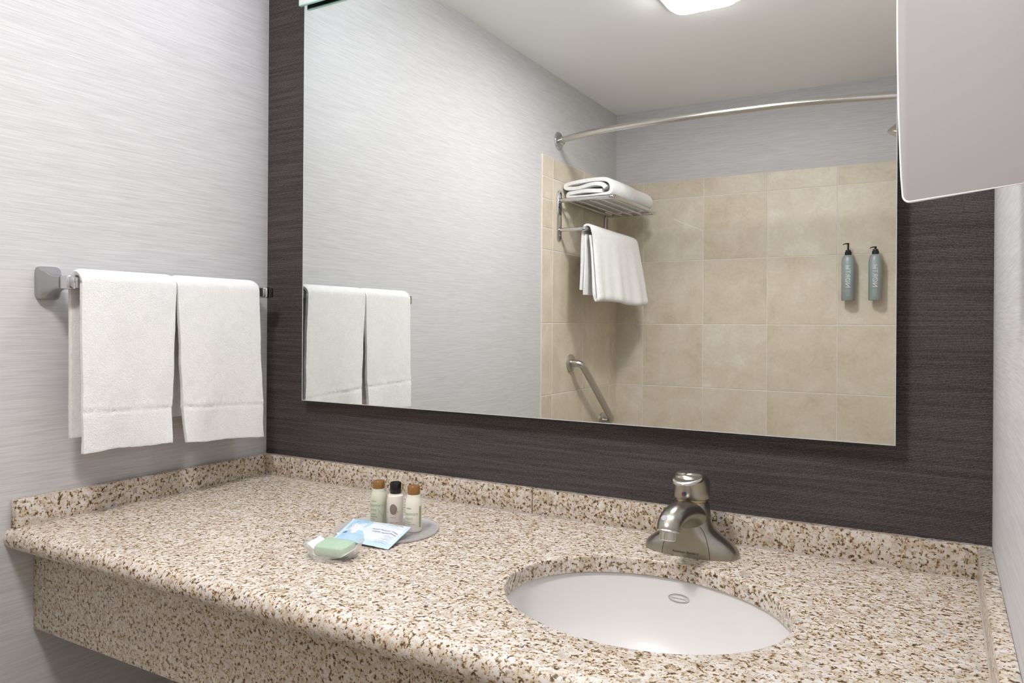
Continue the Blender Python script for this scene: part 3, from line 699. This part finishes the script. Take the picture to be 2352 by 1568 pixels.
# makeup wipe sachet leaning on the tray
PC = {'nl': Vector((0.5380, -0.3440, 0.0080)), 'nr': Vector((0.6400, -0.3310, 0.0016)), 'fl': Vector((0.5125, -0.2690, 0.0185)), 'fr': Vector((0.6300, -0.2590, 0.0185))}
def psurf(u, v, lift=0.0):
    p = (PC['nl'] * (1 - u) + PC['nr'] * u) * (1 - v) + (PC['fl'] * (1 - u) + PC['fr'] * u) * v
    eu = (PC['nr'] - PC['nl']).normalized(); ev = (PC['fl'] - PC['nl']).normalized(); n = eu.cross(ev).normalized()
    env = max(0, min(1, (u - 0.05) / 0.12)) * max(0, min(1, (0.95 - u) / 0.12)) * max(0, min(1, v / 0.2)) * max(0, min(1, (1 - v) / 0.2))
    env = env * env * (3 - 2 * env)
    b = env * (0.0032 + 0.0016 * nz(u * 5, v * 4, 2.0)) + 0.0006 * nz(u * 9, v * 2, 7.0)
    return p + n * (b + lift)
NU, NV = 144, 90
def pcol(u, v):
    if u < 0.045 or u > 0.955: return 1
    d = math.hypot((u - 0.22) * 1.5, (v - 0.55)); fl = 0.22 + 0.07 * math.cos(5 * math.atan2(v - 0.55, (u - 0.22) * 1.5) + 1.0)
    if d < fl: return 0
    if u < 0.40 - 0.12 * (v - 0.5) + 0.05 * math.sin(v * 9): return 2
    if v < 0.20 + 0.06 * math.sin(u * 7): return 1
    return 0
PV, PF, PM = [], [], []
for j in range(NV + 1):
    for i in range(NU + 1): PV.append(psurf(i / NU, j / NV))
for j in range(NV):
    for i in range(NU):
        PF.append((j * (NU + 1) + i, j * (NU + 1) + i + 1, (j + 1) * (NU + 1) + i + 1, (j + 1) * (NU + 1) + i)); PM.append(pcol((i + .5) / NU, (j + .5) / NV))
pk = obj('wipe_sachet', (PV, PF), None, None, True, [plain('white_foil_print', (0.66, 0.69, 0.74), 0.32), plain('pale_blue_foil', (0.49, 0.65, 0.76), 0.32), plain('sky_blue_foil', (0.36, 0.58, 0.74), 0.32)], PM, sharp=180)
tag(pk, 'white and light blue makeup wipe sachet leaning on the round tray', 'sachet')
md = pk.modifiers.new('thickness', 'SOLIDIFY'); md.thickness = 0.0006; md.offset = -1
def on_packet(body, size, u, v, m, align='LEFT', shear=0.0):
    lu = (PC['nr'] - PC['nl']).length; lv = (PC['fl'] - PC['nl']).length
    obj('lettering', xf(fine(text_vf(body, size, align, shear), 0.002), lambda q: psurf(u + q.x / lu, v + q.y / lv, 0.0006)), m, pk, smooth=False)
NAVY = plain('navy_print', (0.05, 0.07, 0.16), 0.5); BLUEP = plain('blue_grey_print', (0.20, 0.32, 0.45), 0.5); LBLUE = plain('light_blue_print', (0.58, 0.76, 0.88), 0.5)
on_packet('LA FRESH', 0.0058, 0.89, 0.93, NAVY, 'RIGHT')
on_packet('sensitive', 0.0072, 0.90, 0.79, LBLUE, 'RIGHT')
on_packet('Makeup Remover Wipe', 0.0047, 0.92, 0.60, NAVY, 'RIGHT', 0.2)
on_packet('Lingette démaquillante', 0.0046, 0.92, 0.51, NAVY, 'RIGHT', 0.2)
for k, (tx, v_) in enumerate((('with vitamin E', .41), ('alcohol-free', .355), ('avec vitamine E', .29), ('sans alcool', .24), ('1 wipe / lingette 6 x 7 in', .175), ('tear here / keep dry', .125))):
    on_packet(tx, 0.0027, 0.91, v_, BLUEP, 'RIGHT')
# small oval maker's mark near the dish
OV = [psurf(0.10 + 0.035 * math.cos(2 * PI * i / 24), 0.30 + 0.035 * math.sin(2 * PI * i / 24), 0.0007) for i in range(24)]
obj('oval_mark', (OV, [tuple(range(24))]), plain('blue_print', (0.05, 0.14, 0.32), 0.5), pk, smooth=False)

# glass soap dish
DX, DY = 0.5875, -0.3960
def m_thin_glass():
    m, nt, b = mat('clear_thin_glass')
    tr = N(nt, 'ShaderNodeBsdfTransparent'); tr.inputs[0].default_value = (0.99, 0.99, 0.99, 1)
    lw = N(nt, 'ShaderNodeLayerWeight'); lw.inputs['Blend'].default_value = 0.5
    fr = N(nt, 'ShaderNodeMath', operation='POWER'); L(nt, lw.outputs['Facing'], fr.inputs[0]); fr.inputs[1].default_value = 2.0
    ma = N(nt, 'ShaderNodeMath', operation='MULTIPLY_ADD'); L(nt, fr.outputs[0], ma.inputs[0]); ma.inputs[1].default_value = 0.7; ma.inputs[2].default_value = 0.06
    b.inputs['Base Color'].default_value = (0.85, 0.86, 0.87, 1); b.inputs['Roughness'].default_value = 0.06; b.inputs['Metallic'].default_value = 0.5
    mx = N(nt, 'ShaderNodeMixShader'); L(nt, ma.outputs[0], mx.inputs[0]); L(nt, tr.outputs[0], mx.inputs[1]); L(nt, b.outputs[0], mx.inputs[2])
    L(nt, mx.outputs[0], nt.nodes['Material Output'].inputs[0]); return m
GLASS = m_thin_glass()
dish_prof = [(0.0005, 0.0008), (0.026, 0.0008), (0.031, 0.0003), (0.0335, 0.0012), (0.0350, 0.005), (0.0405, 0.0130), (0.0448, 0.0205), (0.0460, 0.0228), (0.0452, 0.0238), (0.0440, 0.0230), (0.0425, 0.0200), (0.0385, 0.0125), (0.0335, 0.0066), (0.0300, 0.0050), (0.0005, 0.0046)]
dish = obj('soap_dish', lathe(DX, DY, dish_prof, 72, False, False), GLASS, sharp=180)
tag(dish, 'clear round glass soap dish holding a green soap', 'dish')
soap = thing('wrapped_soap', 'pale green bar of soap on white paper in the glass dish', 'soap', (DX, DY, 0.006))
SOAPG = plain('pale_green_soap', (0.40, 0.54, 0.40), 0.38, 0.0, Subsurface_Weight=0.08, Subsurface_Radius=(0.004, 0.006, 0.004), Subsurface_Scale=0.3)
sa = math.radians(8)
def sxf(v): # soap local frame, tilted slightly to the front
    c, s = math.cos(sa), math.sin(sa); x, y, z = v
    z2 = z + 0.10 * y
    return Vector((DX + 0.003 + x * c - y * s, DY - 0.001 + x * s + y * c, 0.0135 + z2))
def pillow(a, b, h, p):
    rows = [(-h, .80), (-h * .92, .90), (-h * .6, .975), (0, 1.0), (h * .6, .975), (h * .92, .90), (h, .80)]
    return loft([[Vector((v.x, v.y, z)) for v in ell(0, 0, 0, a * k + (k - 1) * 0.0, b * k, 56, p)] for z, k in rows])
obj('soap_bar', xf(pillow(0.0275, 0.0195, 0.0075, 7), sxf), SOAPG, soap, sharp=180)
PAPER = plain('white_paper', (0.86, 0.84, 0.82), 0.6)
def paper(x0, x1, y0, y1, z0, z1):
    Vp, Fp = [], []
    for i in range(9):
        t = i / 8; x = x0 + (x1 - x0) * t; z = z0 + (z1 - z0) * t
        for dz in (0, 0.0006):
            Vp += [sxf((x, y0, z + dz)), sxf((x, y1, z + dz))]
    for i in range(8):
        k = 4 * i; Fp += [(k, k + 1, k + 5, k + 4), (k + 2, k + 6, k + 7, k + 3), (k, k + 4, k + 6, k + 2), (k + 1, k + 3, k + 7, k + 5)]
    Fp += [(0, 2, 3, 1), (32, 33, 35, 34)]
    return Vp, Fp
obj('paper_end', paper(-0.0225, -0.0385, -0.016, 0.017, -0.002, 0.0075), PAPER, soap, smooth=False)
obj('paper_end', paper(0.024, 0.0335, -0.0205, 0.012, -0.0045, 0.000), PAPER, soap, smooth=False)
obj('lettering', xf(text_vf('CLEANSING SOAP', 0.0042), lambda v: sxf((v.x, v.y + 0.009, 0.0077))), plain('pale_mint_print', (0.66, 0.76, 0.64), 0.5), soap, smooth=False)

# ------------------------------------------------------------------ plain grey panel of unknown kind by the right wall
PA = Vector((1.3606, -0.5000, 0.4634)); PD = Vector((0.0815, -0.0580, 0)).normalized(); PN = Vector((-PD.y, PD.x, 0)) * -1
plen, pht = 0.1100, 0.38
outl = []
rc = 0.0075
def pt(u, w): return PA + PD * u + Vector((0, 0, w))
def side(w): # gently bowed left edge
    return -0.0065 * (1 - ((w - pht / 2) / (pht / 2)) ** 2)
for k in range(7):
    a = PI + k / 6 * PI / 2; outl.append(pt(rc + rc * math.cos(a), rc + rc * math.sin(a)))
outl += [pt(plen, 0), pt(plen, pht)]
for k in range(7):
    a = PI / 2 + k / 6 * PI / 2; outl.append(pt(rc + rc * math.cos(a), pht - rc + rc * math.sin(a)))
for k in range(1, 24):
    w = pht - rc - (pht - 2 * rc) * k / 24; outl.append(pt(side(w), w))
panel = thing('grey_panel', 'grey rounded-corner panel with bright edges in front of the right wall, top right', 'mirror', tuple(PA + PD * 0.06))
PANELM = plain('satin_grey_glass', (0.43, 0.413, 0.418), 0.4, 0.0)
obj('panel', prism(outl, 0.0050, PN, 0.0012), PANELM, panel, sharp=30)
# slim bright rim along the outline
rim = [p + PN * 0.0040 for p in outl + [outl[0]]]
obj('bright_rim', tube(rim, 0.0012, 8, False), plain('bright_polished_edge', (0.92, 0.92, 0.92), 0.15), panel)
bc = PA + PD * 0.075 + Vector((0, 0, pht / 2)) - PN * 0.0
obj('bracket', tube([bc + PN * -0.002, bc - PN * 0.012, Vector((W - 0.004, (bc - PN * 0.012).y + 0.02, bc.z))], 0.006, 14), SATIN, panel)
obj('wall_plate', xf(lathe(0, 0, [(0.0005, 0), (0.019, 0), (0.019, 0.004), (0.016, 0.006), (0.0005, 0.006)], 32), lambda v: Vector((W - v.z, (bc - PN * 0.012).y + 0.02 + v.x, bc.z + v.y))), SATIN, panel)

# ------------------------------------------------------------------ shower rod
def rs(x, y, z): return (x, y + SH, z)
rod = thing('shower_rod', 'curved satin steel shower curtain rod seen in the mirror', 'rod', (0.72, -1.53, 1.1182))
ZR = 1.1182
path = catmull([rs(0.002, -1.5640, ZR), rs(0.0444, -1.5462, ZR), rs(0.13, -1.515, ZR), rs(0.2614, -1.4854, ZR), rs(0.4429, -1.4704, ZR), rs(0.6087, -1.4670, ZR), rs(0.7603, -1.4690, ZR), rs(0.9793, -1.4830, ZR), rs(1.2473, -1.5390, ZR), rs(1.36, -1.573, ZR), rs(W - 0.002, -1.606, ZR)], 8)
obj('tube', tube(path, 0.0125, 20), SATIN, rod)
for xw, yw, s in ((0, -1.5636 + SH, 1), (W, -1.6065 + SH, -1)):
    fl = obj('flange', xf(lathe(0, 0, [(0.0005, 0), (0.0375, 0), (0.0375, 0.004), (0.0345, 0.007), (0.0175, 0.009), (0.0175, 0.024), (0.0160, 0.026), (0.0005, 0.026)], 40), lambda v: Vector((xw + s * v.z, yw + v.x, ZR + v.y))), CHROME, rod)

# ------------------------------------------------------------------ towel shelf in the shower
RY0, RY1, RZ1, RZ2 = -1.555 + SH, -2.052 + SH, 0.8690, 0.7467
XW = TT  # face of the tiles
rack = thing('towel_rack', 'chrome towel rack with shelf and lower bar on the tiled wall, in the mirror', 'towel rack', (XW, (RY0 + RY1) / 2, 0.70))
for yy in (RY0, RY1):
    o_ = [Vector((XW, yy + v.x, 0.807 + v.y)) for v in ([Vector((0.0175 * math.cos(a * PI / 12), 0.087 + 0.0175 * math.sin(a * PI / 12), 0)) for a in range(13)] + [Vector((0.0175 * math.cos(PI + a * PI / 12), -0.087 + 0.0175 * math.sin(PI + a * PI / 12), 0)) for a in range(13)])]
    pl = obj('wall_plate', prism(o_, 0.0075, (1, 0, 0), 0.003), CHROME, rack, sharp=30)
    for zz in (0.889, 0.725):
        obj('screw', xf(lathe(0, 0, [(0.0005, 0), (0.0042, 0), (0.0034, 0.002), (0.0005, 0.0028)], 16), lambda v: Vector((XW + 0.0075 + v.z, yy + v.x, zz + v.y))), SATIN, pl)
obj('shelf_frame', tube(fillet([(XW + 0.004, RY0, RZ1), (0.250, RY0, RZ1), (0.250, RY1, RZ1), (XW + 0.004, RY1, RZ1)], 0.018), 0.0090, 16), CHROME, rack)
for k in range(4):
    x = 0.045 + 0.048 * k
    obj('shelf_rail', tube([(x, RY0 - 0.004, RZ1 - 0.0045), (x, RY1 + 0.004, RZ1 - 0.0045)], 0.0055, 12), CHROME, rack)
LX = 0.128
obj('lower_bar', tube(fillet([(XW + 0.004, RY0, RZ2), (LX, RY0, RZ2), (LX, RY1, RZ2), (XW + 0.004, RY1, RZ2)], 0.014), 0.0085, 16), CHROME, rack)

# folded bath towel on the shelf
def ribbon(path2, y0, y1, th, seed, ny=36, wob=0.003, endshape=None):
    """Closed thick ribbon with an X-Z centre line, extruded along Y."""
    P = catmull([(p[0], 0, p[1]) for p in path2], 7); n = len(P); rings = []
    for j in range(ny + 1):
        t = j / ny; y = y0 + (y1 - y0) * t; ring = []
        offs = []
        for i, p in enumerate(P):
            d = (P[min(i + 1, n - 1)] - P[max(i - 1, 0)]).normalized(); nn = Vector((-d.z, 0, d.x)); offs.append(nn)
        def mod(p, i):
            q = p + Vector((0, y + 0.006 * nz(i * 0.11, seed, 0.3), 0)) + Vector((wob * nz(t * 3, i * 0.08, seed), 0, wob * nz(t * 3 + 9, i * 0.08, seed)))
            return endshape(q, t, i / n) if endshape else q
        end = 1 - 0.25 * (max(0, 1 - t / 0.02) + max(0, 1 - (1 - t) / 0.02))
        for i in range(n): ring.append(mod(P[i], i) + offs[i] * th * 0.5 * end)
        for i in range(n - 1, -1, -1): ring.append(mod(P[i], i) - offs[i] * th * 0.5 * end)
        rings.append(ring)
    V, Fc = loft(rings, False, False)
    m2 = 2 * n
    for base in (0, ny * m2):
        for i in range(n - 1): Fc.append((base + i, base + i + 1, base + m2 - 2 - i, base + m2 - 1 - i))
    return V, Fc
fp = [(0.185, 0.9030), (0.120, 0.9065), (0.065, 0.9040), (0.040, 0.9020), (0.031, 0.8940), (0.040, 0.8858), (0.080, 0.8848), (0.150, 0.8845), (0.200, 0.8850), (0.2210, 0.8935), (0.2290, 0.9130), (0.2210, 0.9340), (0.1950, 0.9470), (0.150, 0.9505), (0.090, 0.9470), (0.045, 0.9430), (0.0215, 0.9350), (0.0230, 0.9245), (0.045, 0.9215), (0.090, 0.9235), (0.140, 0.9300), (0.185, 0.9260), (0.200, 0.9120)]
def fold_end(q, t, s):
    zz = q.z - 0.876
    return Vector((q.x + 0.010 * t, q.y, 0.876 + zz * (1.02 - 0.10 * max(0, (t - .55) / .45) ** 1.5 + 0.04 * math.sin(t * 7))))
ft = obj('folded_towel', ribbon(fp, -1.590 + SH, -2.035 + SH, 0.0185, 4.2, 36, 0.004, fold_end), TERRY, sharp=70)
tag(ft, 'white bath towel folded flat on the chrome shelf, seen in the mirror', 'towel')

# bath towel hanging on the lower bar
def hang_end(q, t, s):
    w = max(0, min(1, (0.760 - q.z) / 0.30))
    if q.x > LX:   # front part flares outwards towards the far end
        q.x += (0.018 + 0.050 * t) * w * (1 if q.x > LX + 0.012 else 0.7) + 0.020 * t * (1 - w)
        q.x += 0.004 * math.sin(t * 16 + 1.0) * w + 0.0025 * math.sin(t * 33) * w
        q.z += 0.006 * math.sin(t * 6.2) * w - 0.012 * t * (1 - w) 
    else:
        q.y += 0.015 * w * (1 - t)
        q.z -= 0.012 * t * (1 - w)
    return q
hp = [(LX - 0.0210, 0.4990), (LX - 0.0200, 0.600), (LX - 0.0190, 0.700), (LX - 0.0175, 0.740), (LX - 0.0095, 0.7600), (LX + 0.004, 0.7645), (LX + 0.0165, 0.7580), (LX + 0.0240, 0.740), (LX + 0.0260, 0.700), (LX + 0.0280, 0.600), (LX + 0.0300, 0.500), (LX + 0.0310, 0.466), (LX + 0.0240, 0.4535), (LX + 0.0150, 0.466), (LX + 0.0140, 0.520), (LX + 0.0130, 0.640), (LX + 0.0120, 0.722)]
ht = thing('hanging_towel', 'white bath towel folded over the lower chrome bar, seen in the mirror', 'towel', (LX, -1.83, 0.46))
obj('towel_cloth', ribbon(hp, -1.572 + SH, -2.030 + SH, 0.0105, 9.1, 56, 0.002, hang_end), TERRY, ht, sharp=75)
mp_ = [(LX - 0.0085, 0.4790), (LX - 0.0080, 0.560), (LX - 0.0095, 0.660), (LX - 0.0100, 0.728)]
obj('inner_fold', ribbon(mp_, -1.583 + SH, -1.99 + SH, 0.0085, 13.3, 30, 0.002, lambda q, t, s: q + Vector((0, 0.018 * max(0, min(1, (0.74 - q.z) / .28)) * (1 - t), 0))), TERRY, ht, sharp=75)

# ------------------------------------------------------------------ grab bar
gb = thing('grab_bar', 'brushed steel grab bar slanting down the tiled corner, seen in the mirror', 'grab bar', (XW, -1.85, -0.12))
g0 = Vector((XW, -1.6740 + SH, 0.1925)); g1 = Vector((XW, -2.0250 + SH, -0.0900))
off = Vector((0.055, 0, 0))
obj('tube', tube(fillet([g0, g0 + off, g1 + off, g1], 0.034, 9), 0.0150, 20), STEEL, gb)
for g in (g0, g1):
    obj('flange', xf(lathe(0, 0, [(0.0005, 0), (0.0375, 0), (0.0375, 0.007), (0.0345, 0.0095), (0.0180, 0.0115), (0.0005, 0.0115)], 40), lambda v: Vector((XW + v.z, g.y + v.x, g.z + v.y))), STEEL, gb)

# ------------------------------------------------------------------ pump bottles on the shower wall
SAGE = plain('grey_sage_aluminium', (0.315, 0.365, 0.360), 0.38, 0.1)
WTXT = plain('pale_print', (0.62, 0.66, 0.66), 0.5)
def pump_bottle(cx_, label, lift, small):
    cyb = YB + TT + 0.040
    t = thing('pump_bottle', label, 'bottle', (cx_, cyb, 0.4625), 'pump bottles on the shower wall')
    z0 = 0.4630; r = 0.0258
    obj('body', lathe(cx_, cyb, [(0.0005, z0), (r - 0.002, z0), (r, z0 + 0.002), (r, z0 + 0.155), (r * .97, z0 + 0.166), (r * .88, z0 + 0.177), (r * .74, z0 + 0.1845), (r * .55, z0 + 0.188), (0.0005, z0 + 0.188)], 44), SAGE, t, sharp=60)
    k = z0 + 0.186
    p = obj('pump', lathe(cx_, cyb, [(0.0005, k), (0.0132, k), (0.0134, k + 0.002), (0.0130, k + 0.015), (0.0105, k + 0.017), (0.0098, k + 0.023), (0.0060, k + 0.024), (0.0036, k + 0.026), (0.0042 if lift > .02 else 0.0055, k + 0.024 + lift), (0.0005, k + 0.024 + lift)], 32), BLACKGLOSS, t, sharp=40)
    zt = k + 0.024 + lift
    obj('nozzle', tube(catmull([(cx_ + 0.004, cyb, zt), (cx_ - 0.006, cyb, zt + 0.0008), (cx_ - 0.015, cyb, zt - 0.0002), (cx_ - 0.0205, cyb, zt - 0.004)], 6), lerp_list([0.0042, 0.0026, 0.0019, 0.0015], 19), 10), BLACKGLOSS, p)
    obj('wall_holder', join(box(cx_ - 0.011, cx_ + 0.011, YB + TT, cyb - r + 0.001, z0 + 0.05, z0 + 0.13, 0.002)), plain('holder_black', (0.02, 0.02, 0.02), 0.4), t)
    az0 = math.atan2(1.194 - cyb, 1.389 - cx_) + 0.06
    def wr(v, dz):  # reading upwards, letter tops to the left for somebody facing the wall
        x, y = -v.y, v.x
        a = az0 + x / r
        return Vector((cx_ + (r + 0.0004) * math.cos(a), cyb + (r + 0.0004) * math.sin(a), z0 + dz + y))
    obj('lettering', xf(fine(text_vf('NØRTH', 0.0265, 'LEFT'), 0.004), lambda v: wr(v, 0.052)), WTXT, t, smooth=False)
    obj('lettering', xf(fine(text_vf(small, 0.0125, 'LEFT'), 0.003), lambda v: wr(v + Vector((0, -0.004, 0)), 0.131)), WTXT, t, smooth=False)
    parts = []
    for q in range(7):
        zz = z0 + 0.018 + q * 0.0042
        Vq = []
        for i in range(9):
            a = az0 + (-0.0085 + 0.017 * i / 8) / r
            for dz in (0, 0.0013): Vq.append(Vector((cx_ + (r + 0.0004) * math.cos(a), cyb + (r + 0.0004) * math.sin(a), zz + dz)))
        parts.append((Vq, [(2 * i, 2 * i + 2, 2 * i + 3, 2 * i + 1) for i in range(8)]))
    obj('fine_print', join(*parts), plain('pale_green_fineprint', (0.33, 0.45, 0.39), 0.5), t, smooth=False)
pump_bottle(1.0480, 'grey-green pump bottle with raised pump, nearer the towel rack on the shower wall', 0.0255, '43')
pump_bottle(1.1500, 'grey-green pump bottle with lowered pump, nearer the mirror edge on the shower wall', 0.0070, '4°')

# ------------------------------------------------------------------ shower head (its rim just shows at the mirror edge)
sh = thing('wall_shower', 'satin shower head tip at the right mirror edge, seen in the mirror', 'shower head', (1.28, -1.88, 1.04))
hc = Vector((1.2446, -1.880, 1.0562)); ax = Vector((-0.33, 0, -0.945)).normalized()
exx = Vector((0, 1, 0)); eyy = ax.cross(exx)
def hxf(v): return hc - ax * v.z + exx * v.x + eyy * v.y
obj('head', xf(lathe(0, 0, [(0.0005, 0.002), (0.036, 0.0), (0.040, 0.003), (0.040, 0.009), (0.031, 0.024), (0.018, 0.044), (0.012, 0.056), (0.0005, 0.056)], 40), hxf), SATIN, sh)
ec = hc - ax * 0.054
obj('arm', tube(fillet([ec, ec - ax * 0.055, Vector((W - TT + 0.004, -1.88, (ec - ax * 0.055).z + 0.01))], 0.02), 0.0085, 14), SATIN, sh)
zf = (ec - ax * 0.055).z + 0.01
obj('wall_flange', xf(lathe(0, 0, [(0.0005, 0), (0.028, 0), (0.026, 0.005), (0.012, 0.009), (0.0005, 0.009)], 32), lambda v: Vector((W - v.z, -1.88 + v.x, zf + v.y))), CHROME, sh)

# ------------------------------------------------------------------ lift everything so that the floor is at z = 0
for o in COL.objects:
    if o.parent is None and o is not cam:
        o.location.z += H
